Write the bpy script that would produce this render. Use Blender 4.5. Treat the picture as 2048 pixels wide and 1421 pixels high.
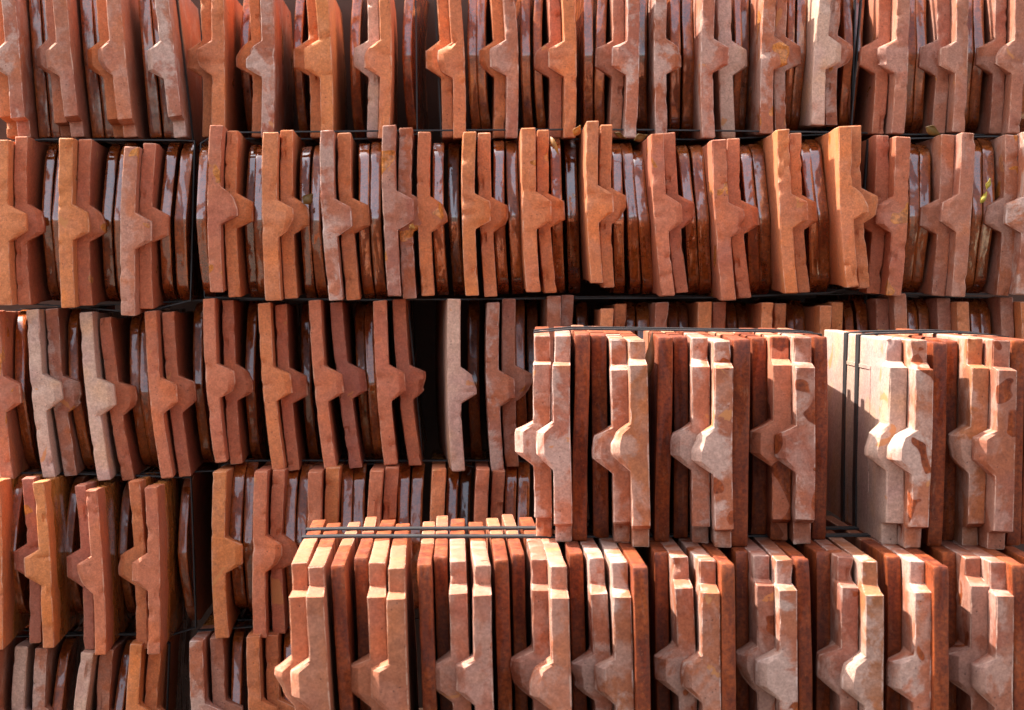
import bpy, math, random
import numpy as np
from mathutils import Vector

for o in list(bpy.data.objects):
    bpy.data.objects.remove(o, do_unlink=True)
S = bpy.context.scene
COL = S.collection
R = math.radians
EYE = 0.545                      # camera height above the ground

# ------------------------------------------------------------------ camera
cam_d = bpy.data.cameras.new('camera')
cam = bpy.data.objects.new('camera', cam_d)
COL.objects.link(cam)
cam.location = (0, 0, EYE)
cam.rotation_euler = (R(90), 0, 0)
cam_d.sensor_width = 36.0
cam_d.lens = 36.0*4000/2048
cam_d.shift_x = 131/2048
cam_d.shift_y = -170.5/2048
cam_d.clip_start = 0.05
cam_d.clip_end = 2000
cam_d.dof.use_dof = True
cam_d.dof.focus_distance = 1.8
cam_d.dof.aperture_fstop = 13
S.camera = cam

# ------------------------------------------------------------------ sky and sun
SUN = Vector((-0.60, 0.25, 1.0)).normalized()        # towards the sun: from the upper left, a little behind the stacks
elev = math.asin(SUN.z)
azim = math.atan2(SUN.x, SUN.y)
w = bpy.data.worlds.new('World')
S.world = w
w.use_nodes = True
nt = w.node_tree
bg = nt.nodes['Background']
sky = nt.nodes.new('ShaderNodeTexSky')
sky.sky_type = 'NISHITA'
sky.sun_disc = False
sky.sun_elevation = elev
sky.sun_rotation = azim
sky.air_density = 1.0
sky.dust_density = 4.0
sky.ozone_density = 0.6
hs = nt.nodes.new('ShaderNodeHueSaturation')            # thin bright haze: a paler sky than clean air gives
hs.inputs['Saturation'].default_value = 0.5
nt.links.new(sky.outputs[0], hs.inputs['Color'])
nt.links.new(hs.outputs[0], bg.inputs[0])
bg.inputs[1].default_value = 0.15

sd = bpy.data.lights.new('sun', 'SUN')
sd.energy = 4.1
sd.angle = R(0.5)
sd.color = (1.0, 0.95, 0.88)
sun = bpy.data.objects.new('sun', sd)
COL.objects.link(sun)
sun.location = (-3, 3, 6)
sun.rotation_euler = SUN.to_track_quat('Z', 'Y').to_euler()

S.view_settings.view_transform = 'Standard'
S.view_settings.look = 'None'
S.view_settings.exposure = 1.7
S.view_settings.gamma = 1.0
S.view_settings.use_curve_mapping = False
S.cycles.max_bounces = 16
S.cycles.diffuse_bounces = 10
S.cycles.glossy_bounces = 6

# ------------------------------------------------------------------ helpers
class NT:
    def __init__(s, name):
        s.m = bpy.data.materials.new(name)
        s.m.use_nodes = True
        s.t = s.m.node_tree
        s.b = s.t.nodes['Principled BSDF']
    def n(s, typ, **kw):
        x = s.t.nodes.new(typ)
        for k, v in kw.items():
            if k.startswith('i_'):
                x.inputs[k[2:].replace('_', ' ')].default_value = v
            else:
                setattr(x, k, v)
        return x
    def l(s, a, b):
        s.t.links.new(a, b)
    def noise(s, vec, scale, detail=2.0, rough=0.5, dist=0.0):
        x = s.n('ShaderNodeTexNoise')
        s.l(vec, x.inputs['Vector'])
        x.inputs['Scale'].default_value = scale
        x.inputs['Detail'].default_value = detail
        x.inputs['Roughness'].default_value = rough
        x.inputs['Distortion'].default_value = dist
        return x.outputs[0]
    def ramp(s, v, a, b, lo=0.0, hi=1.0):
        x = s.n('ShaderNodeMapRange', interpolation_type='SMOOTHSTEP')
        s.l(v, x.inputs[0])
        for i, q in enumerate((a, b, lo, hi)):
            x.inputs[1+i].default_value = q
        return x.outputs[0]
    def math(s, op, a, b=None):
        x = s.n('ShaderNodeMath', operation=op)
        for i, q in enumerate((a, b)):
            if q is None: continue
            if isinstance(q, (int, float)): x.inputs[i].default_value = q
            else: s.l(q, x.inputs[i])
        return x.outputs[0]
    def mix(s, f, a, b, blend='MIX'):
        x = s.n('ShaderNodeMix', data_type='RGBA', blend_type=blend)
        for i, q in ((0, f), (6, a), (7, b)):
            if isinstance(q, (int, float)): x.inputs[i].default_value = q
            elif isinstance(q, tuple): x.inputs[i].default_value = (*q, 1)
            else: s.l(q, x.inputs[i])
        return x.outputs[2]
    def attr(s, name, typ='OBJECT'):
        x = s.n('ShaderNodeAttribute', attribute_type=typ, attribute_name=name)
        return x

def simple_mat(name, col, rough=0.8, scale=30, var=0.3, bump=0.2):
    g = NT(name)
    tc = g.n('ShaderNodeTexCoord').outputs['Object']
    f = g.noise(tc, scale, 5, 0.6)
    lo = tuple(c*(1-var) for c in col); hi = tuple(min(1, c*(1+var)) for c in col)
    g.l(g.mix(g.ramp(f, .3, .7), lo, hi), g.b.inputs['Base Color'])
    g.b.inputs['Roughness'].default_value = rough
    bp = g.n('ShaderNodeBump', i_Strength=bump, i_Distance=0.002)
    g.l(f, bp.inputs['Height'])
    g.l(bp.outputs[0], g.b.inputs['Normal'])
    return g.m

def tile_material():
    g = NT('fired_clay_half_glazed')
    tcn = g.n('ShaderNodeTexCoord')
    oc = tcn.outputs['Object']
    seed = g.attr('seed').outputs['Vector']
    va = g.n('ShaderNodeVectorMath', operation='ADD')
    g.l(oc, va.inputs[0]); g.l(seed, va.inputs[1])
    P = va.outputs[0]
    clay = g.attr('clay').outputs['Color']
    slip = g.attr('slip').outputs['Fac']
    spot = g.attr('spot').outputs['Fac']
    gdir = g.attr('glaze_front').outputs['Fac']
    gedge = g.attr('glaze_edge').outputs['Fac']
    gloss = g.attr('gloss').outputs['Fac']
    rim = g.attr('rim', 'GEOMETRY').outputs['Fac']
    nibf = g.attr('knob', 'GEOMETRY').outputs['Fac']
    shine = g.attr('shine').outputs['Fac']
    sx = g.n('ShaderNodeSeparateXYZ'); g.l(oc, sx.inputs[0])
    y = sx.outputs[1]
    # --- clay body
    n_big = g.noise(P, 13, 3, .55)
    n_mid = g.noise(P, 34, 5, .6, .6)
    n_fine = g.noise(P, 260, 3, .6)
    n_or = g.noise(P, 19, 2, .5, .3)
    mauve = g.mix(1.0, clay, (.84, .74, .92), 'MULTIPLY')
    c = g.mix(g.ramp(n_big, .48, .64, 0, .5), clay, mauve)
    oran = g.mix(1.0, clay, (1.18, 1.05, .80), 'MULTIPLY')
    c = g.mix(g.ramp(n_or, .54, .70, 0, .8), c, oran)
    n_sl = g.math('SUBTRACT', g.math('ADD', g.noise(P, 24, 7, .66, .35), g.math('MULTIPLY', nibf, .045)), g.math('MULTIPLY', g.math('MAXIMUM', sx.outputs[0], -.0055), 8.0))  # slip and wear, with sunlit paleness painted in toward the left side
    sl = g.math('MAXIMUM', g.ramp(n_sl, .50, .60, 0, .85), g.ramp(n_mid, .46, .66, 0, .55))
    sl = g.math('MULTIPLY', sl, slip)
    c = g.mix(sl, c, (.47, .325, .262))
    n_grain = g.noise(P, 620, 3, .65)
    n_dirt = g.noise(P, 7, 3, .6)
    c = g.mix(.30, c, g.mix(1.0, c, g.mix(g.ramp(n_fine, .25, .75), (.55, .52, .50), (1.50, 1.48, 1.46)), 'MULTIPLY'))
    c = g.mix(.30, c, g.mix(1.0, c, g.mix(g.ramp(n_grain, .28, .72), (.45, .40, .38), (1.60, 1.60, 1.60)), 'MULTIPLY'))
    c = g.mix(g.ramp(n_dirt, .40, .62, .32, 0), c, g.mix(1.0, c, (.70, .62, .60), 'MULTIPLY'))
    # burnt orange flashes with a hard edge
    n_fl = g.noise(P, 26, 4, .55, .8)
    c = g.mix(g.math('MULTIPLY', g.ramp(n_fl, .685, .70), .8), c, (.50, .20, .065))
    # worn edges show a paler grainy body
    wear = g.math('MULTIPLY', g.ramp(rim, .25, .9), g.ramp(g.noise(P, 90, 3, .65), .42, .6))
    c = g.mix(g.math('MULTIPLY', wear, .85), c, g.mix(slip, (.56, .31, .20), (.68, .52, .44)))
    # pin holes and soot specks
    vor = g.n('ShaderNodeTexVoronoi'); g.l(P, vor.inputs['Vector']); vor.inputs['Scale'].default_value = 210
    pit = g.math('MULTIPLY', g.ramp(vor.outputs['Distance'], .17, .06), g.ramp(g.noise(P, 80, 2), .53, .60))
    c = g.mix(g.math('MULTIPLY', pit, .75), c, (.06, .025, .018))
    vc = g.n('ShaderNodeTexVoronoi', feature='DISTANCE_TO_EDGE'); vc.inputs['Scale'].default_value = 46
    wv = g.n('ShaderNodeVectorMath', operation='ADD')
    nw = g.n('ShaderNodeTexNoise'); g.l(P, nw.inputs['Vector']); nw.inputs['Scale'].default_value = 70; nw.inputs['Detail'].default_value = 4
    sc_ = g.n('ShaderNodeVectorMath', operation='SCALE'); g.l(nw.outputs[1], sc_.inputs[0]); sc_.inputs['Scale'].default_value = .02
    g.l(P, wv.inputs[0]); g.l(sc_.outputs[0], wv.inputs[1]); g.l(wv.outputs[0], vc.inputs['Vector'])
    crk = g.math('MULTIPLY', g.ramp(vc.outputs['Distance'], .022, .004), g.ramp(g.noise(P, 28, 2), .58, .66))
    c = g.mix(g.math('MULTIPLY', crk, .35), c, (.16, .065, .040))
    # --- glaze
    st = g.n('ShaderNodeMapping'); g.l(P, st.inputs[0]); st.inputs['Scale'].default_value = (1, .55, .22)
    n_st = g.noise(st.outputs[0], 95, 4, .6, .4)
    n_gb = g.noise(P, 24, 3, .55)
    gl = g.mix(g.ramp(n_st, .35, .68), (.165, .032, .008), (.320, .074, .014))
    gl = g.mix(g.ramp(n_gb, .45, .75, 0, .6), gl, (.36, .100, .020))
    sidec = g.mix(g.ramp(n_st, .3, .7), (.34, .105, .022), (.54, .205, .048))
    gl = g.mix(g.math('MULTIPLY', g.math('SUBTRACT', 1.0, gdir), g.math('MINIMUM', g.math('MULTIPLY', gloss, 2.0), 1.0)), gl, sidec)
    gl = g.mix(.55, gl, g.mix(1.0, gl, g.mix(g.ramp(g.noise(P, 330, 4, .7), .30, .70), (.30, .24, .20), (1.80, 1.80, 1.75)), 'MULTIPLY'))
    gl = g.mix(g.math('MULTIPLY', g.ramp(n_fine, .66, .74), .35), gl, (.42, .22, .12))
    crust = g.math('MULTIPLY', g.ramp(g.noise(st.outputs[0], 210, 4, .7), .60, .66), g.ramp(n_gb, .50, .62))
    gl = g.mix(g.math('MULTIPLY', crust, .55), gl, (.46, .25, .15))
    spk = g.ramp(g.noise(P, 520, 2, .6), .66, .72)
    gl = g.mix(g.math('MULTIPLY', spk, .55), gl, (.50, .17, .05))
    gl = g.mix(g.math('MULTIPLY', wear, .55), gl, (.40, .13, .045))
    gl = g.mix(1.0, gl, g.mix(g.ramp(gloss, .0, .5), (.74, .58, .50), (1.0, 1.0, 1.0)), 'MULTIPLY')
    # --- where the glaze lies: one half of each tile, drips on the other
    ed = g.math('ADD', y, g.math('MULTIPLY', g.math('SUBTRACT', g.noise(P, 22, 3, .5), .5), .05))
    dlt = g.math('SUBTRACT', ed, gedge)
    back = g.ramp(dlt, -.002, .002)
    front = g.math('SUBTRACT', 1.0, back)
    inv = g.math('SUBTRACT', 1.0, gdir)
    base_m = g.math('ADD', g.math('MULTIPLY', front, gdir), g.math('MULTIPLY', back, inv))
    n_sp = g.noise(P, 30, 2, .45, .5)
    thr = g.math('SUBTRACT', .785, g.math('MULTIPLY', spot, .19))
    drip = g.ramp(g.math('SUBTRACT', n_sp, thr), -.006, .006)
    M = g.math('MAXIMUM', base_m, drip)
    halo = g.math('MULTIPLY', g.ramp(g.math('SUBTRACT', n_sp, thr), -.05, .0), .35)
    c = g.mix(halo, c, (.30, .12, .08))
    col = g.mix(M, c, gl)
    g.l(col, g.b.inputs['Base Color'])
    # roughness and gloss
    gr = g.math('ADD', g.math('MULTIPLY', g.math('SUBTRACT', 1.0, gloss), .5),
                g.ramp(n_st, .3, .8, .04, .14))
    isl = g.ramp(g.noise(st.outputs[0], 62, 4, .62, .5), .525, .555)
    gr = g.math('ADD', gr, g.math('MULTIPLY', isl, .3))
    cr = g.ramp(n_mid, .3, .7, .62, .82)
    rr = g.n('ShaderNodeMix', data_type='FLOAT')
    g.l(M, rr.inputs[0]); g.l(cr, rr.inputs[2]); g.l(gr, rr.inputs[3])
    g.l(rr.outputs[0], g.b.inputs['Roughness'])
    ior = g.math('ADD', 1.42, g.math('MULTIPLY', g.math('MULTIPLY', g.math('MULTIPLY', M, g.math('MULTIPLY', shine, g.math('SUBTRACT', 1.0, g.math('MULTIPLY', isl, .85)))), gdir), GLAZE_IOR-1.42))
    g.l(ior, g.b.inputs['IOR'])
    # relief
    h = g.math('ADD', g.math('MULTIPLY', n_fine, .5), g.math('MULTIPLY', g.noise(P, 120, 4, .6), .6))
    h = g.math('SUBTRACT', h, g.math('MULTIPLY', pit, .8))
    hg = g.math('ADD', g.math('MULTIPLY', g.noise(P, 55, 2), .28), g.math('MULTIPLY', n_st, .25))
    hh = g.n('ShaderNodeMix', data_type='FLOAT')
    g.l(M, hh.inputs[0]); g.l(h, hh.inputs[2]); g.l(g.math('ADD', hg, .5), hh.inputs[3])
    bp = g.n('ShaderNodeBump', i_Strength=.55, i_Distance=.0011)
    g.l(hh.outputs[0], bp.inputs['Height'])
    g.l(bp.outputs[0], g.b.inputs['Normal'])
    return g.m

GLAZE_IOR = 2.6
TILE = tile_material()
STRAP = simple_mat('black_plastic_strap', (.020, .021, .022), .5, 60, .35, .1)
GROUND = simple_mat('dark_ground', (.060, .040, .028), .9, 6, .2, .3)  # dark brown, lowered to dim the ground's reflection in the glazed ends
DARK = simple_mat('dark_backing', (.085, .042, .028), .9, 9, .3, .3)
WOOD = simple_mat('weathered_timber', (.26, .19, .12), .85, 25, .35, .4)

def tag(o, label=None, cat=None, group=None, kind=None):
    if label: o['label'] = label
    if cat: o['category'] = cat
    if group: o['group'] = group
    if kind: o['kind'] = kind
    return o

def mesh_obj(name, verts, faces, mat, smooth=False, parent=None):
    me = bpy.data.meshes.new(name)
    me.from_pydata([tuple(v) for v in verts], [], faces)
    me.update()
    if smooth:
        me.polygons.foreach_set('use_smooth', [True]*len(me.polygons))
    me.materials.append(mat)
    o = bpy.data.objects.new(name, me)
    COL.objects.link(o)
    if parent: o.parent = parent
    return o

def box(name, x0, x1, y0, y1, z0, z1, mat, parent=None):
    v = [(x, y, z) for z in (z0, z1) for y in (y0, y1) for x in (x0, x1)]
    f = [(0, 2, 3, 1), (4, 5, 7, 6), (0, 1, 5, 4), (2, 6, 7, 3), (0, 4, 6, 2), (1, 3, 7, 5)]
    return mesh_obj(name, v, f, mat, parent=parent)

# ------------------------------------------------------------------ setting
g = mesh_obj('ground', [(-60, -60, 0), (60, -60, 0), (60, 60, 0), (-60, 60, 0)], [(0, 1, 2, 3)], GROUND)
tag(g, 'dark brown yard ground below the tile stacks', 'ground', kind='structure')
wl = box('backdrop', -1.6, 1.6, 2.345, 2.50, 0.0, EYE+.37, DARK)  # added behind the tiles to keep light out of the gaps
tag(wl, 'added dark wall behind the stacked roof tiles', 'backdrop', kind='structure')

# ------------------------------------------------------------------ tiles: (kind, tone, x top, z top, x foot, z foot, thickness, depth of the front, turn in degrees), z from eye height
# kinds: N knob to the right, M knob to the left, S knob to the left on a stepped end, G pointed glazed end, F straight glazed end
DATA = {
'top': [
('S','o',-0.4611,0.3017,-0.4451,0.1363,0.0126,2.0540,0),
('S','c',-0.4422,0.2982,-0.4273,0.1347,0.0130,2.0300,0),
('F','g',-0.4274,0.3026,-0.4144,0.1367,0.0120,2.0600,0),
('F','g',-0.4156,0.3026,-0.4029,0.1367,0.0095,2.0600,0),
('S','p',-0.4043,0.3017,-0.3909,0.1363,0.0124,2.0540,0),
('S','p',-0.3907,0.2982,-0.3749,0.1347,0.0131,2.0300,0),
('F','g',-0.3746,0.3026,-0.3592,0.1367,0.0127,2.0600,0),
('F','g',-0.3628,0.3026,-0.3474,0.1367,0.0101,2.0600,0),
('S','o',-0.3512,0.3017,-0.3357,0.1363,0.0124,2.0540,0),
('S','p',-0.3369,0.2982,-0.3206,0.1347,0.0137,2.0300,0),
('F','g',-0.3140,0.3026,-0.2997,0.1367,0.0124,2.0600,0),
('F','g',-0.3016,0.3026,-0.2853,0.1367,0.0117,2.0600,0),
('S','c',-0.2888,0.2982,-0.2705,0.1347,0.0130,2.0300,0),
('M','o',-0.2490,0.3017,-0.2449,0.1363,0.0120,2.0540,0),
('M','o',-0.2350,0.2982,-0.2316,0.1347,0.0137,2.0300,0),
('G','g',-0.2100,0.3145,-0.2073,0.1421,0.0099,2.1150,0),
('M','o',-0.1987,0.3017,-0.1943,0.1363,0.0111,2.0540,0),
('M','c2',-0.1841,0.2975,-0.1817,0.1339,0.0132,2.0300,0),
('G','g',-0.1536,0.3138,-0.1523,0.1412,0.0095,2.1150,0),
('M','o',-0.1403,0.3010,-0.1345,0.1354,0.0116,2.0540,0),
('M','o2',-0.1276,0.2975,-0.1217,0.1339,0.0132,2.0300,0),
('G','g',-0.0930,0.3138,-0.0930,0.1412,0.0103,2.1150,0),
('M','C',-0.0770,0.3010,-0.0761,0.1354,0.0116,2.0540,0),
('M','o',-0.0643,0.2975,-0.0640,0.1339,0.0119,2.0300,0),
('G','g',-0.0383,0.3138,-0.0363,0.1412,0.0100,2.1150,-3.6),
('M','o',-0.0060,0.3010,0.0011,0.1354,0.0114,2.0540,0),
('M','o',0.0064,0.2975,0.0135,0.1339,0.0127,2.0300,0),
('G','g',0.0290,0.3063,0.0324,0.1378,0.0096,2.0640,0),
('G','g',0.0390,0.3060,0.0424,0.1377,0.0096,2.0620,0),
('M','o',0.0502,0.3010,0.0536,0.1354,0.0121,2.0540,0),
('M','p',0.0629,0.2975,0.0663,0.1339,0.0125,2.0300,0),
('G','g',0.0843,0.3057,0.0873,0.1378,0.0100,2.0640,0),
('G','g',0.0985,0.3054,0.1008,0.1377,0.0090,2.0620,0),
('M','r',0.1096,0.3004,0.1119,0.1354,0.0123,2.0540,0),
('M','o',0.1224,0.2969,0.1247,0.1339,0.0125,2.0300,0),
('G','g',0.1510,0.3057,0.1505,0.1378,0.0103,2.0640,0),
('G','g',0.1646,0.3054,0.1614,0.1377,0.0103,2.0620,0),
('M','p',0.1765,0.3004,0.1732,0.1354,0.0125,2.0540,0),
('M','c',0.1895,0.2969,0.1862,0.1339,0.0127,2.0300,0),
('G','g',0.2073,0.3065,0.2066,0.1382,0.0106,2.0698,0),
('N','c',0.2193,0.2969,0.2197,0.1339,0.0125,2.0300,0),
('G','g',0.2392,0.3057,0.2388,0.1378,0.0108,2.0640,0),
('G','g',0.2532,0.3066,0.2531,0.1382,0.0116,2.0707,0),
('N','c',0.2658,0.2954,0.2657,0.1332,0.0129,2.0200,0),
('N','C',0.2863,0.3004,0.2891,0.1354,0.0142,2.0540,0),
('G','g',0.3042,0.3057,0.3034,0.1378,0.0077,2.0640,0),
('G','g',0.3175,0.3102,0.3126,0.1399,0.0098,2.0950,0),
('N','c2',0.3294,0.2963,0.3256,0.1383,0.0131,2.0300,0),
('N','c',0.3464,0.2998,0.3425,0.1399,0.0116,2.0540,0),
('G','g',0.3624,0.3050,0.3549,0.1424,0.0077,2.0640,0),
('G','g',0.3749,0.3061,0.3650,0.1429,0.0103,2.0717,0),
('N','C',0.3872,0.2956,0.3773,0.1472,0.0135,2.0300,0),
('N','c2',0.4021,0.2991,0.3957,0.1487,0.0121,2.0540,0),
('G','g',0.4200,0.3050,0.4154,0.1424,0.0090,2.0640,0),
('G','g',0.4384,0.3074,0.4252,0.1435,0.0099,2.0804,0),
('M','r2',0.4502,0.2998,0.4436,0.1399,0.0129,2.0540,0),
('M','p',0.4637,0.2963,0.4571,0.1383,0.0132,2.0300,0),
('G','g',0.4861,0.3047,0.4817,0.1422,0.0111,2.0620,0),
('G','g',0.4974,0.3047,0.4931,0.1422,0.0108,2.0620,0),
('M','p',0.5101,0.2998,0.5057,0.1399,0.0137,2.0540,0),
('M','p',0.5237,0.2956,0.5193,0.1398,0.0127,2.0300,0),
('G','g',0.5471,0.3047,0.5407,0.1422,0.0098,2.0620,0),
('G','g',0.5578,0.3047,0.5514,0.1422,0.0108,2.0620,0),
('M','p',0.5698,0.2998,0.5634,0.1399,0.0124,2.0540,0),
('M','p',0.5827,0.2963,0.5763,0.1383,0.0125,2.0300,0),
('G','g',0.6098,0.3047,0.6033,0.1422,0.0105,2.0620,0),
('G','g',0.6236,0.3054,0.6164,0.1426,0.0103,2.0670,0),
],
'second left': [
('N','o',-0.4395,0.1287,-0.4367,-0.0353,0.0151,1.9750,0),
('N','r',-0.4246,0.1333,-0.4211,-0.0351,0.0127,1.9990,0),
('G','g',-0.4048,0.1323,-0.4034,-0.0324,0.0102,2.0275,0),
('G','g',-0.3909,0.1313,-0.3897,-0.0321,0.0099,2.0120,0),
('N','o2',-0.3753,0.1301,-0.3739,-0.0374,0.0140,1.9750,0),
('N','r',-0.3614,0.1305,-0.3600,-0.0358,0.0130,1.9990,0),
('G','g',-0.3417,0.1309,-0.3432,-0.0331,0.0108,2.0276,0),
('G','g',-0.3265,0.1313,-0.3296,-0.0329,0.0102,2.0120,0),
('N','p',-0.3112,0.1217,-0.3143,-0.0451,0.0145,1.9750,0),
('N','r',-0.2969,0.1267,-0.3000,-0.0393,0.0133,1.9990,0),
('G','g',-0.2794,0.1316,-0.2837,-0.0301,0.0110,2.0166,0),
('G','g',-0.2638,0.1313,-0.2678,-0.0310,0.0121,2.0120,0),
],
'second mid': [
('G','g',-0.2444,0.1289,-0.2408,-0.0276,0.0101,1.9970,0),
('N','r2',-0.2263,0.1421,-0.2258,-0.0220,0.0129,1.9650,0),
('N','o',-0.2135,0.1383,-0.2110,-0.0275,0.0119,1.9890,0),
('G','g',-0.1978,0.1299,-0.1960,-0.0287,0.0099,2.0231,0),
('G','g',-0.1874,0.1278,-0.1856,-0.0284,0.0101,2.0020,0),
('N','o',-0.1728,0.1352,-0.1704,-0.0303,0.0154,1.9650,0),
('N','o',-0.1584,0.1391,-0.1550,-0.0286,0.0128,1.9890,0),
('G','g',-0.1422,0.1269,-0.1383,-0.0292,0.0102,2.0092,0),
('G','g',-0.1301,0.1278,-0.1258,-0.0291,0.0104,2.0020,0),
('N','c',-0.1174,0.1370,-0.1091,-0.0303,0.0135,1.9650,0),
('N','o',-0.1016,0.1363,-0.0932,-0.0300,0.0136,1.9890,0),
('G','g',-0.0837,0.1297,-0.0780,-0.0291,0.0107,1.9983,0),
('G','g',-0.0709,0.1314,-0.0656,-0.0299,0.0110,2.0020,0),
('N','p2',-0.0562,0.1421,-0.0506,-0.0262,0.0135,1.9650,0),
('N','c2',-0.0410,0.1415,-0.0360,-0.0286,0.0134,1.9890,0),
('N','o',-0.0222,0.1373,-0.0177,-0.0258,0.0130,1.9890,0),
('G','g',-0.0079,0.1301,-0.0036,-0.0259,0.0112,1.9970,0),
('G','g',0.0084,0.1338,0.0125,-0.0269,0.0118,2.0500,0),
('N','o2',0.0228,0.1356,0.0263,-0.0255,0.0132,1.9650,0),
('N','o',0.0382,0.1363,0.0438,-0.0265,0.0128,1.9890,0),
('G','g',0.0532,0.1326,0.0581,-0.0248,0.0109,1.9990,0),
('G','g',0.0667,0.1342,0.0728,-0.0250,0.0119,2.0121,0),
('N','o',0.0805,0.1394,0.0864,-0.0220,0.0140,1.9650,0),
('N','o',0.0964,0.1394,0.1031,-0.0233,0.0120,1.9890,0),
('G','g',0.1105,0.1348,0.1156,-0.0234,0.0107,1.9990,0),
('G','g',0.1286,0.1360,0.1344,-0.0247,0.0124,2.0500,0),
('N','o',0.1428,0.1454,0.1469,-0.0129,0.0118,1.9530,0),
('N','o',0.1586,0.1443,0.1614,-0.0174,0.0119,1.9890,0),
('G','g',0.1726,0.1294,0.1763,-0.0241,0.0104,1.9990,0),
('G','g',0.1838,0.1300,0.1934,-0.0249,0.0112,2.0020,0),
('G','g',0.1952,0.1233,0.2055,-0.0248,0.0109,1.9970,0),
('N','r',0.2076,0.1338,0.2179,-0.0262,0.0131,1.9650,0),
('N','r',0.2211,0.1363,0.2351,-0.0227,0.0123,1.9890,0),
('G','g',0.2400,0.1274,0.2517,-0.0241,0.0109,1.9990,0),
('G','g',0.2547,0.1275,0.2639,-0.0248,0.0118,1.9970,0),
('N','r2',0.2682,0.1280,0.2774,-0.0303,0.0143,1.9650,0),
('N','r',0.2852,0.1307,0.2966,-0.0283,0.0130,1.9890,0),
('G','g',0.3034,0.1274,0.3127,-0.0248,0.0109,1.9990,0),
('G','g',0.3178,0.1299,0.3259,-0.0250,0.0119,2.0123,0),
('N','o',0.3305,0.1376,0.3386,-0.0233,0.0126,1.9590,0),
('N','o',0.3473,0.1359,0.3564,-0.0223,0.0116,1.9890,0),
('G','g',0.3644,0.1305,0.3733,-0.0227,0.0098,1.9990,0),
('G','g',0.3758,0.1339,0.3846,-0.0228,0.0121,2.0066,0),
('N','o',0.3886,0.1401,0.3975,-0.0170,0.0128,1.9510,0),
('N','o',0.4041,0.1424,0.4127,-0.0187,0.0115,1.9770,0),
],
'second right': [
('M','r',0.4390,0.1354,0.4291,-0.0239,0.0135,2.0090,0),
('M','r2',0.4536,0.1324,0.4438,-0.0254,0.0151,1.9850,0),
('G','g',0.4785,0.1305,0.4699,-0.0236,0.0110,2.0170,0),
('G','g',0.4899,0.1295,0.4812,-0.0236,0.0108,2.0170,0),
('M','p',0.5040,0.1358,0.4937,-0.0260,0.0135,2.0090,0),
('M','p',0.5181,0.1360,0.5078,-0.0268,0.0138,1.9850,0),
('G','g',0.5432,0.1345,0.5333,-0.0243,0.0102,2.0170,0),
('G','g',0.5547,0.1358,0.5448,-0.0243,0.0119,2.0184,0),
('M','c2',0.5679,0.1354,0.5587,-0.0260,0.0135,2.0090,0),
('M','c',0.5817,0.1370,0.5726,-0.0250,0.0135,1.9850,0),
],
'third left': [
('N','r2',-0.4534,-0.0412,-0.4400,-0.2101,0.0128,2.0000,0),
('G','g',-0.4388,-0.0418,-0.4281,-0.2088,0.0103,2.0376,0),
('N','C',-0.4147,-0.0398,-0.3978,-0.2080,0.0128,2.0000,0),
('N','c',-0.3996,-0.0393,-0.3804,-0.2083,0.0132,2.0240,0),
('G','g',-0.3847,-0.0402,-0.3673,-0.2082,0.0103,2.0320,0),
('N','C',-0.3608,-0.0426,-0.3422,-0.2108,0.0128,2.0000,0),
('N','r',-0.3451,-0.0488,-0.3213,-0.2133,0.0125,2.0240,0),
('G','g',-0.3221,-0.0455,-0.3095,-0.2065,0.0103,2.0436,0),
('G','g',-0.3105,-0.0454,-0.2986,-0.2058,0.0097,2.0370,0),
('N','r',-0.2959,-0.0412,-0.2796,-0.2087,0.0119,2.0000,0),
('N','r',-0.2811,-0.0427,-0.2647,-0.2093,0.0123,2.0240,0),
('G','g',-0.2597,-0.0349,-0.2494,-0.2040,0.0104,2.0632,0),
('N','r',-0.2380,-0.0289,-0.2263,-0.1932,0.0123,2.0000,0),
('N','r',-0.2214,-0.0313,-0.2122,-0.1966,0.0121,2.0240,0),
('G','g',-0.2020,-0.0321,-0.1976,-0.2000,0.0104,2.0517,0),
('N','o',-0.1823,-0.0332,-0.1678,-0.2005,0.0129,2.0000,0),
('N','r',-0.1676,-0.0350,-0.1540,-0.2030,0.0118,2.0240,0),
('G','g',-0.1478,-0.0336,-0.1394,-0.2050,0.0102,2.0729,0),
('N','r',-0.1318,-0.0303,-0.1162,-0.1984,0.0125,2.0000,0),
('N','r3',-0.1110,-0.0327,-0.0925,-0.2005,0.0129,2.0240,0),
('G','g',-0.0906,-0.0341,-0.0799,-0.2006,0.0098,2.0588,0),
('G','g',-0.0795,-0.0330,-0.0696,-0.1985,0.0097,2.0370,0),
('N','r',-0.0670,-0.0309,-0.0555,-0.1956,0.0137,2.0000,0),
('N','r',-0.0476,-0.0296,-0.0322,-0.1983,0.0133,2.0240,0),
],
'third right': [
('N','C',0.0083,-0.0290,0.0115,-0.2004,0.0132,1.9880,3.6),
('G','g',0.0289,-0.0326,0.0329,-0.2039,0.0117,2.0850,0),
('N','c',0.0466,-0.0327,0.0514,-0.2016,0.0129,2.0000,0),
('N','p',0.0636,-0.0293,0.0664,-0.1998,0.0135,2.0240,0),
('G','g',0.0765,-0.0319,0.0791,-0.1957,0.0107,2.0340,0),
('G','g',0.0902,-0.0317,0.0929,-0.2005,0.0114,2.0850,0),
('N','c2',0.1075,-0.0265,0.1105,-0.1950,0.0138,2.0000,0),
('N','c',0.1227,-0.0258,0.1247,-0.1948,0.0125,2.0240,0),
('G','g',0.1430,-0.0338,0.1472,-0.1995,0.0125,2.0850,0),
('N','o',0.1599,-0.0386,0.1614,-0.1980,0.0127,1.9800,0),
('N','o',0.1766,-0.0349,0.1776,-0.1973,0.0120,2.0240,0),
('G','g',0.1903,-0.0335,0.1930,-0.1947,0.0101,2.0340,0),
('G','g',0.2024,-0.0340,0.2050,-0.1945,0.0132,2.0320,0),
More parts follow.
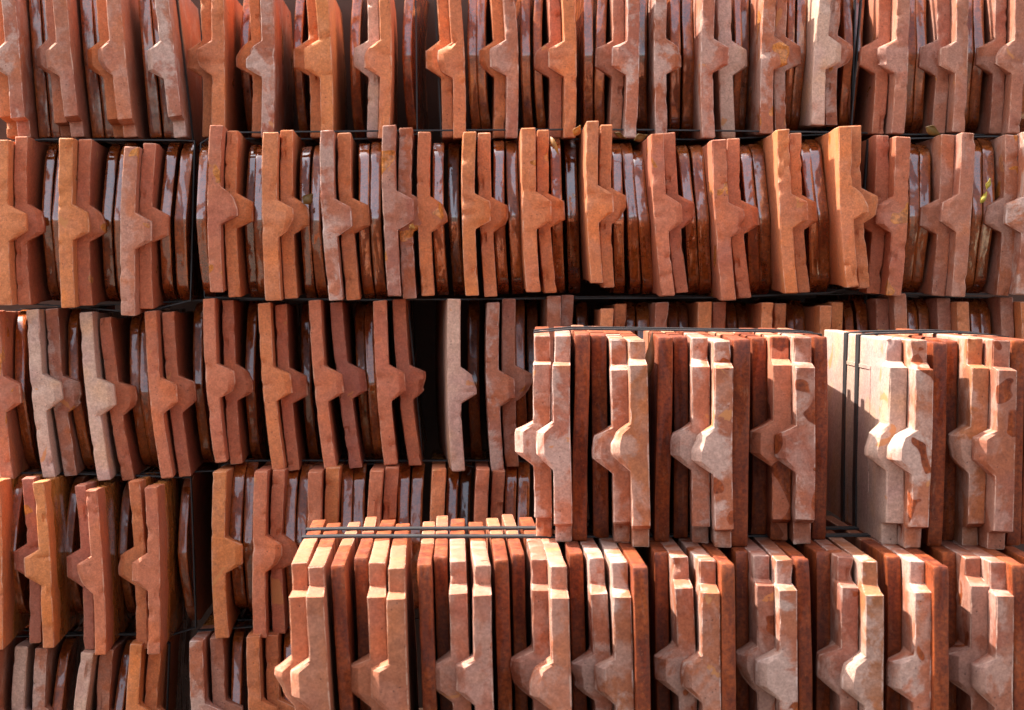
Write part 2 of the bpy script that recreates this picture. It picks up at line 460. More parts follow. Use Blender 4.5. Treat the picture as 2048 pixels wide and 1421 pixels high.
('N','c2',0.2160,-0.0325,0.2187,-0.1950,0.0133,2.0000,0),
('G','g',0.2338,-0.0335,0.2364,-0.1947,0.0101,2.0340,0),
('G','g',0.2458,-0.0326,0.2479,-0.1956,0.0112,2.0437,0),
('N','o',0.2587,-0.0320,0.2608,-0.1950,0.0138,2.0000,0),
('N','r',0.2763,-0.0324,0.2783,-0.1963,0.0130,2.0240,0),
('G','g',0.2946,-0.0340,0.2972,-0.1947,0.0101,2.0340,0),
('G','g',0.3084,-0.0343,0.3098,-0.1963,0.0113,2.0516,0),
('N','o',0.3203,-0.0328,0.3217,-0.1950,0.0118,1.9900,0),
('N','o',0.3383,-0.0339,0.3398,-0.1973,0.0115,2.0240,0),
('G','g',0.3546,-0.0340,0.3569,-0.1947,0.0081,2.0340,0),
('G','g',0.3649,-0.0320,0.3672,-0.1952,0.0117,2.0401,0),
('N','o',0.3770,-0.0358,0.3793,-0.1963,0.0117,1.9880,0),
('N','o2',0.3957,-0.0329,0.3977,-0.1973,0.0120,2.0240,0),
('G','g',0.4137,-0.0319,0.4192,-0.1945,0.0091,2.0320,0),
('G','g',0.4280,-0.0258,0.4297,-0.1919,0.0112,2.0370,0),
],
'third far right': [
('M','p',0.4402,-0.0293,0.4420,-0.1923,0.0125,2.0240,0),
('M','p',0.4533,-0.0240,0.4550,-0.1910,0.0128,2.0000,0),
('G','g',0.4795,-0.0288,0.4809,-0.1929,0.0101,2.0320,0),
('G','g',0.4911,-0.0293,0.4916,-0.1929,0.0106,2.0320,0),
('M','p',0.5033,-0.0288,0.5038,-0.1923,0.0130,2.0240,0),
('M','o',0.5163,-0.0320,0.5169,-0.1925,0.0123,2.0000,0),
('G','g',0.5438,-0.0298,0.5447,-0.1929,0.0106,2.0320,0),
('G','g',0.5548,-0.0298,0.5557,-0.1929,0.0106,2.0320,0),
('M','p',0.5670,-0.0273,0.5679,-0.1923,0.0130,2.0240,0),
('M','o',0.5803,-0.0320,0.5812,-0.1925,0.0128,2.0000,0),
],
'fourth left': [
('M','o',-0.4405,-0.2057,-0.4362,-0.3690,0.0118,1.9400,0),
('G','g',-0.4279,-0.2079,-0.4251,-0.3499,0.0097,1.9762,0),
('M','r3',-0.4115,-0.2048,-0.4035,-0.3666,0.0116,1.9640,0),
('M','o2',-0.3957,-0.2062,-0.3864,-0.3673,0.0111,1.9400,0),
('G','g',-0.3781,-0.2137,-0.3745,-0.3567,0.0092,2.0150,0),
('M','r3',-0.3595,-0.2117,-0.3517,-0.3736,0.0106,1.9640,0),
('M','r',-0.3450,-0.2142,-0.3358,-0.3741,0.0111,1.9400,0),
('G','g',-0.3266,-0.2183,-0.3221,-0.3594,0.0093,2.0250,0),
('M','o',-0.3064,-0.2077,-0.2994,-0.3727,0.0113,1.9640,0),
('M','r',-0.2871,-0.2113,-0.2840,-0.3733,0.0121,1.9400,0),
('G','g',-0.2655,-0.2120,-0.2605,-0.3639,0.0093,2.0250,0),
],
'fourth right': [
('N','o2',-0.2230,-0.1984,-0.2207,-0.3622,0.0134,1.9650,0),
('G','g',-0.2099,-0.1969,-0.2076,-0.3477,0.0119,1.9970,0),
('G','g',-0.1981,-0.1974,-0.1958,-0.3526,0.0109,2.0020,0),
('N','r',-0.1822,-0.1984,-0.1822,-0.3614,0.0131,1.9650,0),
('N','r',-0.1667,-0.1992,-0.1671,-0.3619,0.0126,1.9890,0),
('G','g',-0.1544,-0.1985,-0.1537,-0.3485,0.0112,1.9970,0),
('G','g',-0.1427,-0.1998,-0.1418,-0.3493,0.0113,2.0020,0),
('N','r',-0.1288,-0.1984,-0.1272,-0.3591,0.0137,1.9650,0),
('N','o2',-0.1131,-0.1968,-0.1120,-0.3619,0.0139,1.9890,0),
('G','g',-0.0991,-0.1994,-0.0976,-0.3485,0.0112,1.9970,0),
('G','g',-0.0870,-0.1998,-0.0857,-0.3493,0.0119,2.0020,0),
('N','r',-0.0691,-0.1976,-0.0696,-0.3591,0.0134,1.9650,0),
('N','r',-0.0546,-0.1965,-0.0554,-0.3603,0.0133,1.9890,0),
('G','g',-0.0414,-0.1985,-0.0410,-0.3485,0.0116,1.9970,0),
('G','g',-0.0282,-0.1990,-0.0281,-0.3493,0.0122,2.0020,0),
('N','o',-0.0072,-0.1968,-0.0079,-0.3591,0.0137,1.9650,0),
('G','g',0.0074,-0.1985,0.0074,-0.3485,0.0112,1.9970,0),
('G','g',0.0204,-0.2037,0.0204,-0.3576,0.0112,2.0500,0),
('N','r',0.0363,-0.1960,0.0339,-0.3591,0.0131,1.9650,0),
('N','r',0.0520,-0.2000,0.0516,-0.3619,0.0126,1.9890,0),
('G','g',0.0661,-0.1969,0.0661,-0.3485,0.0112,1.9970,0),
('G','g',0.0788,-0.1974,0.0788,-0.3493,0.0122,2.0020,0),
],
'fifth': [
('N','c',-0.4420,-0.3675,-0.4429,-0.5222,0.0122,1.9500,0),
('N','C',-0.4203,-0.3723,-0.4221,-0.5295,0.0127,1.9740,0),
('N','c',-0.3993,-0.3734,-0.4022,-0.5286,0.0123,1.9740,0),
('G','g',-0.3821,-0.3749,-0.3900,-0.5324,0.0101,1.9820,0),
('N','C',-0.3508,-0.3735,-0.3654,-0.5239,0.0125,1.9500,0),
('N','p',-0.3347,-0.3746,-0.3411,-0.5286,0.0134,1.9740,0),
('G','g',-0.3205,-0.3766,-0.3293,-0.5324,0.0094,1.9820,0),
('N','o2',-0.3023,-0.3649,-0.3080,-0.5213,0.0122,1.9500,0),
('N','o',-0.2867,-0.3746,-0.2924,-0.5277,0.0127,1.9740,0),
],
'fifth mid': [
('N','c',-0.2440,-0.3623,-0.2340,-0.5204,0.0139,1.9500,0),
('N','p',-0.2271,-0.3624,-0.2168,-0.5242,0.0129,1.9740,0),
('G','g',-0.2095,-0.3625,-0.2049,-0.5297,0.0101,1.9820,0),
('N','o',-0.1888,-0.3580,-0.1777,-0.5179,0.0132,1.9500,0),
('N','o',-0.1722,-0.3607,-0.1628,-0.5234,0.0127,1.9740,0),
('G','g',-0.1575,-0.3616,-0.1507,-0.5288,0.0108,1.9820,0),
],
'front upper': [
('S','c2',0.0778,-0.0538,0.0800,-0.2200,0.0131,1.6376,0),
('S','c',0.0940,-0.0531,0.0940,-0.2200,0.0132,1.6151,0),
('F','g',0.1095,-0.0517,0.1079,-0.2200,0.0121,1.6151,0),
('F','g',0.1246,-0.0533,0.1266,-0.2200,0.0128,1.6349,0),
('S','c2',0.1380,-0.0562,0.1405,-0.2200,0.0131,1.6087,0),
('S','c3',0.1515,-0.0564,0.1540,-0.2200,0.0132,1.5862,0),
('F','g',0.1760,-0.0542,0.1738,-0.2200,0.0122,1.6102,0),
('F','g',0.1913,-0.0550,0.1918,-0.2200,0.0114,1.6327,0),
('S','c',0.2039,-0.0546,0.2044,-0.2200,0.0131,1.6102,0),
('S','c2',0.2184,-0.0566,0.2181,-0.2200,0.0134,1.5834,0),
('F','g',0.2341,-0.0553,0.2325,-0.2200,0.0134,1.5834,0),
('F','g',0.2581,-0.0562,0.2573,-0.2200,0.0123,1.6475,0),
('S','r2',0.2716,-0.0547,0.2708,-0.2200,0.0139,1.6250,0),
('S','p2',0.2860,-0.0540,0.2852,-0.2200,0.0141,1.6025,0),
('F','g',0.3047,-0.0547,0.3027,-0.2200,0.0109,1.6250,0),
],
'front right': [
('S','C',0.3585,-0.0557,0.3552,-0.2200,0.0129,1.6025,0),
('S','c2',0.3730,-0.0554,0.3685,-0.2200,0.0131,1.5787,0),
('F','g',0.3920,-0.0580,0.3878,-0.2200,0.0116,1.5862,0),
('F','g',0.4100,-0.0576,0.4062,-0.2200,0.0106,1.6200,0),
('S','c3',0.4220,-0.0545,0.4182,-0.2200,0.0126,1.5975,0),
('S','p2',0.4376,-0.0557,0.4318,-0.2200,0.0139,1.5750,0),
('F','g',0.4556,-0.0562,0.4514,-0.2200,0.0111,1.5891,0),
('F','g',0.4705,-0.0571,0.4662,-0.2200,0.0112,1.5986,0),
],
'front lower': [
('S','op',-0.1113,-0.2200,-0.1014,-0.3840,0.0120,1.5030,0),
('S','op',-0.0969,-0.2200,-0.0871,-0.3840,0.0120,1.4805,0),
('F','g',-0.0809,-0.2200,-0.0712,-0.3840,0.0106,1.4878,0),
('F','g',-0.0647,-0.2200,-0.0582,-0.3840,0.0103,1.5250,0),
('S','op',-0.0518,-0.2200,-0.0455,-0.3840,0.0126,1.5025,0),
('S','op',-0.0377,-0.2200,-0.0300,-0.3840,0.0124,1.4769,0),
('F','g',-0.0159,-0.2200,-0.0110,-0.3840,0.0108,1.4914,0),
('F','g',-0.0044,-0.2200,0.0019,-0.3840,0.0104,1.5328,0),
('S','p',0.0086,-0.2200,0.0147,-0.3840,0.0124,1.5103,0),
('S','p',0.0268,-0.2200,0.0292,-0.3840,0.0122,1.4878,0),
('F','g',0.0418,-0.2200,0.0463,-0.3840,0.0108,1.5159,0),
('F','g',0.0556,-0.2200,0.0596,-0.3840,0.0101,1.5437,0),
('S','p2',0.0707,-0.2200,0.0738,-0.3840,0.0119,1.5212,0),
('S','p',0.0832,-0.2200,0.0866,-0.3840,0.0125,1.4841,0),
('F','g',0.1003,-0.2200,0.1051,-0.3840,0.0108,1.5512,0),
('S','c',0.1146,-0.2200,0.1202,-0.3840,0.0118,1.5287,0),
('S','c3',0.1305,-0.2200,0.1343,-0.3840,0.0122,1.5062,0),
('F','g',0.1430,-0.2200,0.1464,-0.3840,0.0107,1.4734,0),
('F','g',0.1674,-0.2200,0.1708,-0.3840,0.0109,1.5564,0),
('S','c2',0.1795,-0.2200,0.1842,-0.3840,0.0125,1.5339,0),
('S','c2',0.1971,-0.2200,0.1989,-0.3840,0.0125,1.5114,0),
('F','g',0.2098,-0.2200,0.2111,-0.3840,0.0104,1.4878,0),
('F','g',0.2315,-0.2200,0.2326,-0.3840,0.0100,1.5624,0),
('S','p2',0.2431,-0.2200,0.2444,-0.3840,0.0123,1.5399,0),
('S','c2',0.2571,-0.2200,0.2572,-0.3840,0.0125,1.5174,0),
('F','g',0.2702,-0.2200,0.2734,-0.3840,0.0106,1.5174,0),
('F','g',0.2932,-0.2200,0.2917,-0.3840,0.0108,1.5534,0),
('S','p2',0.3050,-0.2200,0.3035,-0.3840,0.0120,1.5309,0),
('S','c3',0.3183,-0.2200,0.3185,-0.3840,0.0122,1.5084,0),
('F','g',0.3433,-0.2200,0.3408,-0.3840,0.0109,1.5324,0),
('S','c',0.3550,-0.2200,0.3532,-0.3840,0.0116,1.5099,0),
('F','g',0.3668,-0.2200,0.3650,-0.3840,0.0112,1.4791,0),
('F','g',0.3904,-0.2200,0.3907,-0.3840,0.0108,1.5512,0),
('S','p2',0.4024,-0.2200,0.4028,-0.3840,0.0125,1.5287,0),
('S','p2',0.4152,-0.2200,0.4156,-0.3840,0.0123,1.5062,0),
('F','g',0.4273,-0.2200,0.4277,-0.3840,0.0111,1.4878,0),
('F','g',0.4461,-0.2200,0.4461,-0.3840,0.0102,1.5099,0),
],
}
L = 0.258

def topo(nx, ny, nz):
    idx = -np.ones((nx, ny, nz), int)
    ii, jj, kk = np.meshgrid(range(nx), range(ny), range(nz), indexing='ij')
    surf = (ii == 0) | (ii == nx-1) | (jj == 0) | (jj == ny-1) | (kk == 0) | (kk == nz-1)
    idx[surf] = np.arange(surf.sum())
    F = []
    def grid(a, flip):
        q = np.stack([a[:-1, :-1], a[1:, :-1], a[1:, 1:], a[:-1, 1:]], -1).reshape(-1, 4)
        F.append(q[:, ::-1] if flip else q)
    grid(idx[:, 0, :], False); grid(idx[:, -1, :], True)
    grid(idx[0, :, :], True); grid(idx[-1, :, :], False)
    grid(idx[:, :, 0], True); grid(idx[:, :, -1], False)
    return surf, np.concatenate(F)
TOPO = {}

def ss(a, b, x):
    t = np.clip((x-a)/(b-a), 0, 1)
    return t*t*(3-2*t)

class Wob:                                   # cheap smooth 3-D noise: a few random sine waves
    def __init__(s, rng, wl, n=7):
        d = rng.normal(size=(n, 3)); d /= np.linalg.norm(d, axis=1)[:, None]
        s.k = d*2*np.pi/(wl*rng.uniform(.6, 1.6, (n, 1)))
        s.p = rng.uniform(0, 6.28, n); s.n = n
    def __call__(s, p):
        return np.sin(p @ s.k.T + s.p).sum(1)/math.sqrt(s.n)

def tile_mesh(kind, H, T, camber, rng):
    r = .0013 if kind in 'GF' else .0010
    h = T/2
    a = h-r
    xs = np.array([-h, -a, -a*.62, 0, a*.62, a, h])
    ys = np.array([0, r, r*1.9, .007, .012, .017, .023, .031, .05, .1, .16, L-r, L])
    nz = 56 if kind in 'NMS' else 30
    zs = np.concatenate([[0, r, r*2], np.linspace(.006, H-.006, nz), [H-2*r, H-r, H]])
    if kind in 'NMS':
        j = np.clip(rng.normal(size=6)*.010, -.02, .02)
        bp = {'S': [.412, .458, .565, .632], 'N': [.390, .444, .558, .608], 'M': [.396, .448, .562, .620]}[kind]
        bp = [bp[i]+j[4]*.8+j[i]*.45 for i in range(4)]
        snap = [(1-q)*H for q in bp]
        if kind == 'S': snap += [(1-q)*H for q in (.121+j[4], .127+j[4], .133+j[4], .901+j[5], .907+j[5], .913+j[5])]
        for q in snap:                          # put rows of vertices where the outline turns
            m = 3+int(np.argmin(np.abs(zs[3:-3]-q))); zs[m] = q
        zs = np.sort(zs)
    key = (len(xs), len(ys), len(zs))
    if key not in TOPO: TOPO[key] = topo(*key)
    surf, faces = TOPO[key]
    X, Y, Z = np.meshgrid(xs, ys, zs, indexing='ij')
    p = np.stack([X[surf], Y[surf], Z[surf]], 1)
    lo = np.array([-a, r, r]); hi = np.array([a, L-r, H-r])
    inner = np.clip(p, lo, hi)
    d = p-inner
    n = np.linalg.norm(d, axis=1)
    nd = np.count_nonzero(np.abs(d) > 1e-9, axis=1)
    rim = (nd >= 2).astype(float)
    q = inner + d/np.maximum(n, 1e-9)[:, None]*np.minimum(n, r)[:, None]
    x, y, z = q[:, 0].copy(), q[:, 1].copy(), q[:, 2].copy()
    v = 1-z/H                                  # 0 at the top edge
    t = np.clip(p[:, 0]/T+.5, 0, 1)
    u = 2*z/H-1
    w3 = np.stack([x, y, z], 1)
    wb, wm, wf = Wob(rng, .16), Wob(rng, .035), Wob(rng, .011)
    nb = wb(w3); nm = wm(w3); nf = wf(w3)
    if kind in 'NMS':
        s = 1 if kind == 'N' else -1
        if kind == 'S':
            prot = .0160*rng.uniform(.84, 1.08)
        elif kind == 'N':
            prot = .0162*rng.uniform(.93, 1.07)
        else:
            prot = .0160*rng.uniform(.93, 1.07)
        prof = np.interp(v, bp, [0, 1, 1, 0], left=0, right=0)
        vv = np.linspace(0, 1, 400); pr = np.interp(vv, bp, [0, 1, 1, 0], left=0, right=0)
        ker = np.hanning(6 if kind == 'S' else 4); pr = np.convolve(pr, ker/ker.sum(), 'same')
        prof = np.interp(v, vv, pr)
        nd_ = 1-ss(.013, .027, y)
        ts = t if s > 0 else 1-t
        knob = prof*nd_
        x += s*prof*nd_*prot*np.clip(ts, 0, 1)
        # the knob's nose is bevelled back
        ch = .0075 if kind == 'S' else .0045
        y += ch*prof*np.clip((ts-.80)/.2, 0, 1)*(1-ss(.004, .012, y))
        x += s*(-.0009)*prof*0
        if kind == 'S':
            sec = ss(.121+j[4], .133+j[4], v)*(1-ss(.901+j[5], .913+j[5], v))
            y -= .0215*sec*(1-ss(0, .034, y))
            x += -.0012*sec*(1-ss(.004, .03, y))*np.clip((1-t), 0, 1)
        else:
            tp = 1-.035*ss(.012, .07, y)
            z = H/2+(z-H/2)*tp
        y += (nm*.0005)*(y < .03)
    else:
        au = np.abs(u)
        fade = 1-ss(.0, .13, y)
        if kind == 'G':
            sh = .030*np.maximum(au-.015, 0)+.022*np.clip((au-.80)/.2, 0, 1)**2
            y += sh*fade
        else:
            sh = .0028*au+.002*np.clip((au-.86)/.14, 0, 1)**2
            y += sh*fade
    x += camber*(1-u*u)
    x += nb*.0006+nm*.00006
    front = 1-ss(.03, .08, y)
    x += nf*.00006*front
    z += nm*.0003*front+nf*.0002*front*np.where(rim > 0, 1, .3)
    y += nf*.00015*front
    # ragged arrises
    if kind in 'NMS':
        k = rim*front
        x += -np.sign(p[:, 0])*k*np.maximum(nf, 0)*.00035
        y += k*np.maximum(nm, 0)*.0007
        for c in range(rng.integers(3, 9)):
            sx_ = rng.choice([-1, 1]); zc = rng.uniform(0, H); rad = rng.uniform(.003, .009)
            dd = np.sqrt((z-zc)**2+(y*1.2)**2)
            m = np.clip(1-dd/rad, 0, 1)*((p[:, 0]*sx_) > a*.5)*(p[:, 1] < .01)
            y += m*rng.uniform(.001, .003); x -= sx_*m*rng.uniform(.0005, .0018)
        if rng.random() < .4:                   # a bite out of the knob
            vk = bp[rng.integers(1, 3)]+rng.normal()*.01; rad = rng.uniform(.006, .013)
            m = np.clip(1-np.sqrt((z-(1-vk)*H)**2+((ts-1)*.022)**2)/rad, 0, 1)*knob
            x -= s*m*rng.uniform(.002, .0055); y += m*rng.uniform(.001, .004)
    out = np.stack([x, y, z], 1)
    me = bpy.data.meshes.new('roof_tile')
    nv, nf_ = len(out), len(faces)
    me.vertices.add(nv); me.vertices.foreach_set('co', out.ravel().astype(np.float32))
    me.loops.add(nf_*4); me.loops.foreach_set('vertex_index', faces.ravel().astype(np.int32))
    me.polygons.add(nf_)
    me.polygons.foreach_set('loop_start', np.arange(0, nf_*4, 4, dtype=np.int32))
    me.polygons.foreach_set('use_smooth', np.ones(nf_, bool))
    me.update(calc_edges=True)
    me.set_sharp_from_angle(angle=R(28))
    a2 = me.attributes.new('knob', 'FLOAT', 'POINT')
    a2.data.foreach_set('value', (knob if kind in 'NMS' else np.zeros(nv)).astype(np.float32))
    at = me.attributes.new('rim', 'FLOAT', 'POINT')
    at.data.foreach_set('value', rim.astype(np.float32))
    me.materials.append(TILE)
    return me

TONE = {   # clay colour, slip, drip amount, words
 'o': ((.53, .172, .060), .10, .25, 'plain orange clay'),
 'o2': ((.54, .185, .056), .10, .45, 'orange clay with darker glaze drips'),
 'op': ((.40, .138, .062), .12, .30, 'plain orange pink clay'),
 'r': ((.47, .145, .066), .08, .35, 'brick red clay'),
 'r2': ((.45, .140, .064), .16, .95, 'brick red clay with glaze runs'),
 'r3': ((.38, .126, .074), .08, .50, 'purplish brown clay'),
 'p': ((.385, .140, .074), .40, .35, 'dusty pink clay'),
 'p2': ((.31, .104, .054), .60, .75, 'dusty pink clay with glaze stains'),
 'c': ((.375, .132, .068), .90, .25, 'pale pink clay'),
 'c2': ((.36, .116, .052), .85, .75, 'pale pink clay with brown stains'),
 'c3': ((.355, .124, .048), .80, .40, 'pale pink and orange clay'),
 'C': ((.52, .34, .25), .30, .30, 'cream coloured clay'),
 'g': ((.35, .118, .050), .10, .2, ''),
}
ORD = ['first', 'second', 'third', 'fourth', 'fifth', 'sixth', 'seventh', 'eighth', 'ninth', 'tenth', 'eleventh', 'twelfth',
       'thirteenth', 'fourteenth', 'fifteenth', 'sixteenth', 'seventeenth', 'eighteenth', 'nineteenth', 'twentieth',
       'twenty-first', 'twenty-second', 'twenty-third']
ROWS = [('top row', ['top']), ('second row from top', ['second left', 'second mid', 'second right']),
        ('third row from top', ['third left', 'third right', 'third far right']),
        ('fourth row from top', ['fourth left', 'fourth right']), ('fifth row from top', ['fifth', 'fifth mid']),
        ('upper front stack', ['front upper']), ('right-hand front stack', ['front right']), ('lower front stack', ['front lower'])]
GLOSS = {'top': .9, 'second left': 1, 'second mid': 1, 'second right': 1, 'third left': 1, 'third right': .8, 'third far right': .9,
         'fourth left': .9, 'fourth right': 1, 'fifth': 1, 'fifth mid': 1, 'front upper': .04, 'front right': .04, 'front lower': .08}
SHINE = {'top': .6, 'second left': .8, 'second mid': .9, 'second right': .8, 'third left': .40, 'third right': .40, 'third far right': .6,
         'fourth left': .40, 'fourth right': .45, 'fifth': .40, 'fifth mid': .45}
YAW = {'front upper': -2.8}
GEDGE = {'fourth left': .035, 'top': .24}
CORNERS = {}
rng0 = np.random.default_rng(7)
for rname, subs in ROWS:
    seq = [(sub, t) for sub in subs for t in DATA[sub]]
    # runs of like ends along the row, for the labels
    runs = []
    for i, (sub, t) in enumerate(seq):
        c = 'k' if t[0] in 'NMS' else 'g'
        if runs and runs[-1][0] == c and (c == 'g' or len(runs[-1][1]) < 2 or t[0] != seq[runs[-1][1][0]][1][0]) and len(runs[-1][1]) < 2:
            runs[-1][1].append(i)
        else:
            runs.append((c, [i]))
    cnt = {'k': 0, 'g': 0}
    place = {}
    for c, ids in runs:
        k = cnt[c]; cnt[c] += 1
        for j, i in enumerate(ids):
            place[i] = (c, k, ('alone', 'left', 'right')[0 if len(ids) == 1 else 1+j])
    for i, (sub, t) in enumerate(seq):
        kind, tone, x1, z1, x2, z2, T, Yf, yaw = t
        rng = np.random.default_rng(1000+int(abs(x1*7919)+abs(z1*104729)*10)+i)
        H = math.hypot(x1-x2, z1-z2)
        if sub.startswith('front'): cam_b = rng.normal()*.0004
        elif kind == 'N': cam_b = -.0024
        elif kind == 'M': cam_b = .0020
        elif kind == 'G':
            near = [seq[j][1][0] for j in sorted(range(len(seq)), key=lambda j: abs(j-i)) if seq[j][1][0] in 'NM'][:1]
            cam_b = -.0022 if near == ['N'] or sub.startswith(('second', 'third')) else -.0045
        else: cam_b = 0
        me = tile_mesh(kind, H, T, cam_b, rng)
        o = bpy.data.objects.new('roof_tile', me)
        COL.objects.link(o)
        o.location = (x2, Yf, EYE+z2)
        o.rotation_euler = (0, math.atan2(x1-x2, z1-z2), R(rng.normal()*.35+yaw+YAW.get(sub, 0)))
        cc, slip, spot, words = TONE[tone]
        jit = rng.normal(1, .05); hue = rng.normal(0, .03)
        o['clay'] = (cc[0]*jit, cc[1]*jit*(1+hue), cc[2]*jit*(1+2*hue))
        o['slip'] = float(np.clip(slip*rng.uniform(.7, 1.2), 0, 1))
        o['spot'] = float(spot*rng.uniform(.6, 1.2))
        o['seed'] = tuple(float(q) for q in rng.uniform(-40, 40, 3))
        o['glaze_front'] = 1.0 if kind in 'GF' else 0.0
        o['glaze_edge'] = float(GEDGE.get(sub, .13)+rng.normal()*.015)
        o['gloss'] = GLOSS[sub]
        o['shine'] = SHINE.get(sub, .0)
        if sub == 'front right' and i == 0: o['clay'] = (.44, .29, .22)
        if (sub == 'front right' and i == 0) or yaw > 1: o['glaze_edge'] = .30
        if sub == 'front right' and i == 0:     # the moulded frame on its bare face
            for (ya_, yb_, za_, zb_) in ((.052, .150, H-.0270, H-.0240), (.050, .0515, .035, H-.0245)):
                rb = box('rib', -T/2-.0011, -T/2+.001, ya_, yb_, za_, zb_, TILE, o)
                for key in ('clay', 'slip', 'spot', 'seed', 'glaze_front', 'glaze_edge', 'gloss', 'shine'): rb[key] = o[key]
        c, k, side = place[i]
        if c == 'k':
            what = words+' tile'
            where = f'{side} of {ORD[k]} knobbed pair' if side != 'alone' else f'{ORD[k]} knobbed place, standing alone'
        else:
            what = 'brown glazed tile end' if kind == 'G' else 'flat brown glazed tile edge'
            where = f'{side} of {ORD[k]} glazed pair' if side != 'alone' else f'{ORD[k]} glazed place, standing alone'
        tag(o, f'{what}, {where}, {rname}', 'roof tile', f'roof tiles stacked on edge, {rname}', 'thing')
        CORNERS.setdefault(sub, []).append((x1, z1, x2, z2, T, kind))

# ------------------------------------------------------------------ straps: each a taut band round one bundle
def hull(pts):
    pts = sorted(set(pts))
    def half(ps):
        h = []
        for p in ps:
            while len(h) > 1 and (h[-1][0]-h[-2][0])*(p[1]-h[-2][1])-(h[-1][1]-h[-2][1])*(p[0]-h[-2][0]) <= 0: h.pop()
            h.append(p)
        return h
    a, b = half(pts), half(pts[::-1])
    return a[:-1]+b[:-1]

def strap(tiles, Y, width, label, group, dy=0.0, dx=0.0, lift=.0003):
    pts = []
    for x1, z1, x2, z2, T, k in tiles:
        s = .0195*(z1-z2) if k in 'NM' else .0004
        hw = T/2
        pts += [(x1-hw, z1-s), (x1+hw, z1-s), (x2-hw, z2+s), (x2+hw, z2+s)]
    hp = hull(pts)
    # subdivide and build a thin band
    P = []
    for p, q in zip(hp, hp[1:]+hp[:1]):
        m = max(1, int(math.hypot(q[0]-p[0], q[1]-p[1])/.03))
        P += [(p[0]+(q[0]-p[0])*i/m, p[1]+(q[1]-p[1])*i/m) for i in range(m)]
    n = len(P)
    cx = sum(p[0] for p in P)/n; cz = sum(p[1] for p in P)/n
    rg = random.Random(label)
    ph = [rg.uniform(0, 6.28) for _ in range(3)]
    V, F = [], []
    for i, p in enumerate(P):
        a, b = P[i-1], P[(i+1) % n]
        tx, tz = b[0]-a[0], b[1]-a[1]
        ln = math.hypot(tx, tz) or 1
        nx, nz = tz/ln, -tx/ln
        wob = .0018*math.sin(p[0]*9+ph[0])+.001*math.sin(p[0]*23+ph[1])+dy*(p[0]-cx)
        for off, e in ((lift, -1), (lift+.0013, -1), (lift+.0013, 1), (lift, 1)):
            V.append((p[0]+dx+nx*off, Y+wob+e*width/2, EYE+p[1]+nz*off))
    for i in range(n):
        j = (i+1) % n
        for k in range(4):
            F.append((i*4+k, j*4+k, j*4+(k+1) % 4, i*4+(k+1) % 4))
    o = mesh_obj('strap', V, F, STRAP)
    tag(o, label, 'strap', group)

C = CORNERS
topC = C['top']
def xr(ts, a, b): return [t for t in ts if a <= t[0] < b]
BUND = [(xr(topC, -9, -.2505), 'left part of top row', 2.06), (xr(topC, -.2505, -.018), 'left middle part of top row', 2.06),
        (xr(topC, -.018, .43), 'right middle part of top row', 2.06), (xr(topC, .43, 9), 'right end of top row', 2.06),
        (C['second left'], 'left end of second row', 2.02), (C['second mid'], 'middle of second row', 2.02), (C['second right'], 'right end of second row', 2.03),
        (C['third left'], 'left part of third row', 2.06), (C['third right'], 'middle of third row', 2.055), (C['third far right'], 'right end of third row', 2.055),
        (C['fourth left'], 'left end of fourth row', 2.02), (C['fourth right'], 'right part of fourth row', 2.04),
        (C['fifth'], 'left end of fifth row', 2.0), (C['fifth mid'], 'middle of fifth row', 2.0)]
for ts, nm, Y in BUND:
    strap(ts, Y+.02, .009, f'thin black plastic strap round the {nm}', 'straps binding the tile bundles')
for sub, nm, ya, yb in (('front lower', 'lower front stack', 1.648, 1.695), ('front upper', 'upper front stack', 1.702, 1.756), ('front right', 'right-hand front stack', 1.704, 1.757)):
    sk = math.tan(R(-YAW.get(sub, 0)))
    for yy, wd in ((ya, 'nearer the front'), (yb, 'further back')):
        strap(C[sub], yy, .0135, f'black plastic strap {wd} round the {nm}', 'straps binding the tile bundles', .012-sk, (yy-1.6)*sk, .0009)

# ------------------------------------------------------------------ pallet under the front stacks (below the frame)
pal = bpy.data.objects.new('pallet', None); COL.objects.link(pal)
pal.location = (.44, 1.62, 0)
tag(pal, 'weathered timber pallet carrying the lower front stack', 'pallet')
pt = EYE-.3855
for i in range(4):
    box('plank', -.55, .55, -.14+i*.075, -.085+i*.075, pt-.02, pt, WOOD, pal)
for i in range(3):
    box('bearer', -.55+i*.5, -.45+i*.5, -.13, .135, 0, pt-.0205, WOOD, pal)

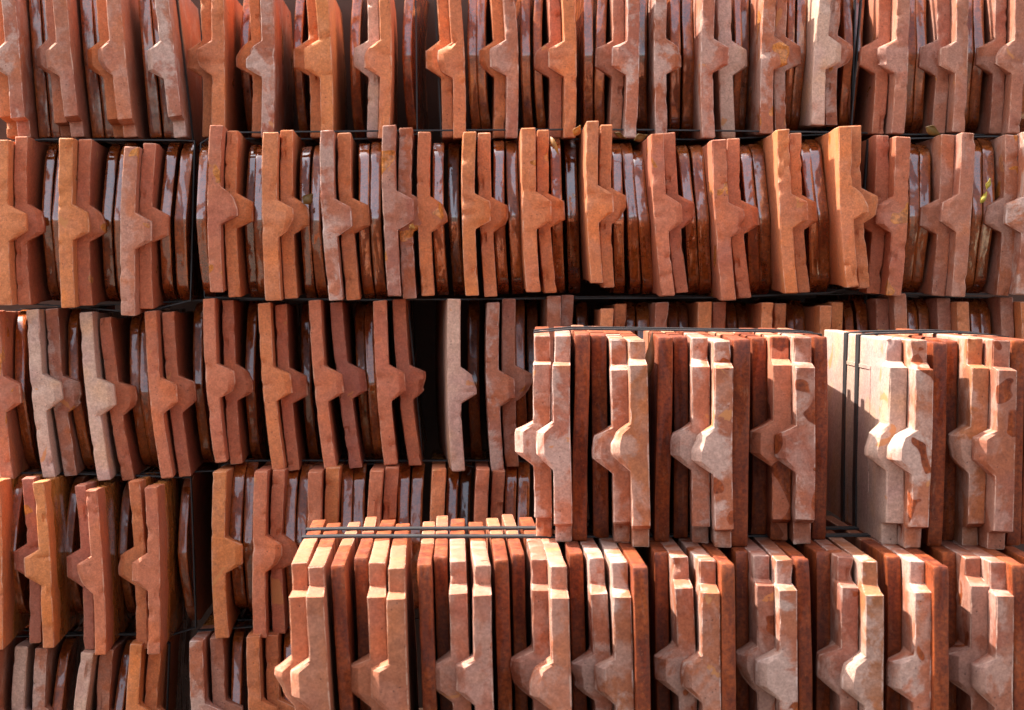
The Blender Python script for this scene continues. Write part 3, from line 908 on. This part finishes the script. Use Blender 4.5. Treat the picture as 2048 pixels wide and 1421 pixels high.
# ------------------------------------------------------------------ fallen leaves
def leaf_mat(name, col, col2):
    g = NT(name)
    tc = g.n('ShaderNodeTexCoord').outputs['Object']
    g.l(g.mix(g.ramp(g.noise(tc, 90, 4, .6), .4, .65), col, col2), g.b.inputs['Base Color'])
    g.b.inputs['Roughness'].default_value = .55
    return g.m
LY = leaf_mat('dry_leaf_yellow', (.34, .15, .02), (.20, .08, .015))
LO = leaf_mat('dry_leaf_olive', (.12, .075, .015), (.18, .09, .018))
LB = leaf_mat('dry_leaf_brown', (.22, .10, .035), (.12, .055, .02))
LG = leaf_mat('leaf_yellow_green', (.42, .30, .02), (.28, .23, .03))
def leaf(px, py, Y, length, width, ang, curl, tilt, mat, label, spin=0):
    X = (px-893)*Y/4000; Zc = (540-py)*Y/4000
    nu, nv = 12, 5
    V, F = [], []
    for side in (0, 1):
        for i in range(nu):
            s = i/(nu-1)
            wv = width*math.sin(math.pi*min(1, s*.97+.015)**.85)**1.15*(1+.12*math.sin(7*s))
            for j in range(nv):
                t = j/(nv-1)*2-1
                a = curl*(s-.5)
                rr_ = length/max(abs(curl), .05)
                xx = rr_*math.sin(a) if abs(curl) > .05 else length*(s-.5)
                dd = rr_*(1-math.cos(a)) if abs(curl) > .05 else 0
                V.append((xx, dd+.35*wv*t*t-.0005*side+.0006*math.sin(s*9+j), wv*t))
    n = nu*nv
    for sd_ in (0, 1):
        for i in range(nu-1):
            for j in range(nv-1):
                q = [sd_*n+i*nv+j, sd_*n+(i+1)*nv+j, sd_*n+(i+1)*nv+j+1, sd_*n+i*nv+j+1]
                F.append(tuple(q if sd_ else q[::-1]))
    for i in range(nu-1):
        for j in (0, nv-1):
            F.append((i*nv+j, (i+1)*nv+j, n+(i+1)*nv+j, n+i*nv+j))
    o = mesh_obj('leaf', V, F, mat, True)
    o.location = (X, Y, EYE+Zc)
    o.rotation_euler = (tilt, ang, spin)
    tag(o, label, 'leaf', 'fallen leaves caught between the tiles')
leaf(1110, 292, 1.972, .026, .0022, R(66), 2.2, 0, LY, 'narrow curled yellow leaf hanging over a tile corner, top middle of second row')
leaf(1156, 262, 1.985, .013, .0042, R(-60), 1.0, .5, LY, 'small orange yellow leaf upright beside the tallest tile of second row')
leaf(1240, 273, 2.0, .015, .0032, R(24), .8, .9, LO, 'olive leaf just right of the tallest knobbed pair, second row')
leaf(1283, 277, 2.0, .015, .0048, R(-22), .9, .7, LO, 'dark olive leaf lying on the strap under the top row')
leaf(1866, 264, 1.965, .017, .0050, R(28), .9, .6, LO, 'brown yellow folded leaf on the strap, right end of second row')
leaf(1978, 368, 1.972, .012, .0024, R(-72), 1.1, .3, LG, 'upper of two bright yellow green leaf pieces on right end of second row')
leaf(1968, 395, 1.968, .014, .0026, R(-62), .8, -.2, LG, 'lower of two bright yellow green leaf pieces on right end of second row')
leaf(617, 398, 1.990, .014, .0055, R(-48), .7, .2, LO, 'olive leaf stuck between tiles in the left half of second row')
leaf(824, 455, 1.950, .007, .0030, R(30), .6, .3, LY, 'tiny orange leaf scrap under a knob of second row')
leaf(1300, 715, 1.625, .044, .0040, R(-82), 1.0, .1, LB, 'long dry brown leaf wedged in the upper front stack')
leaf(1748, 75, 2.10, .026, .0040, R(62), 1.0, .3, LB, 'dry brown leaf deep in the gap of the top row')
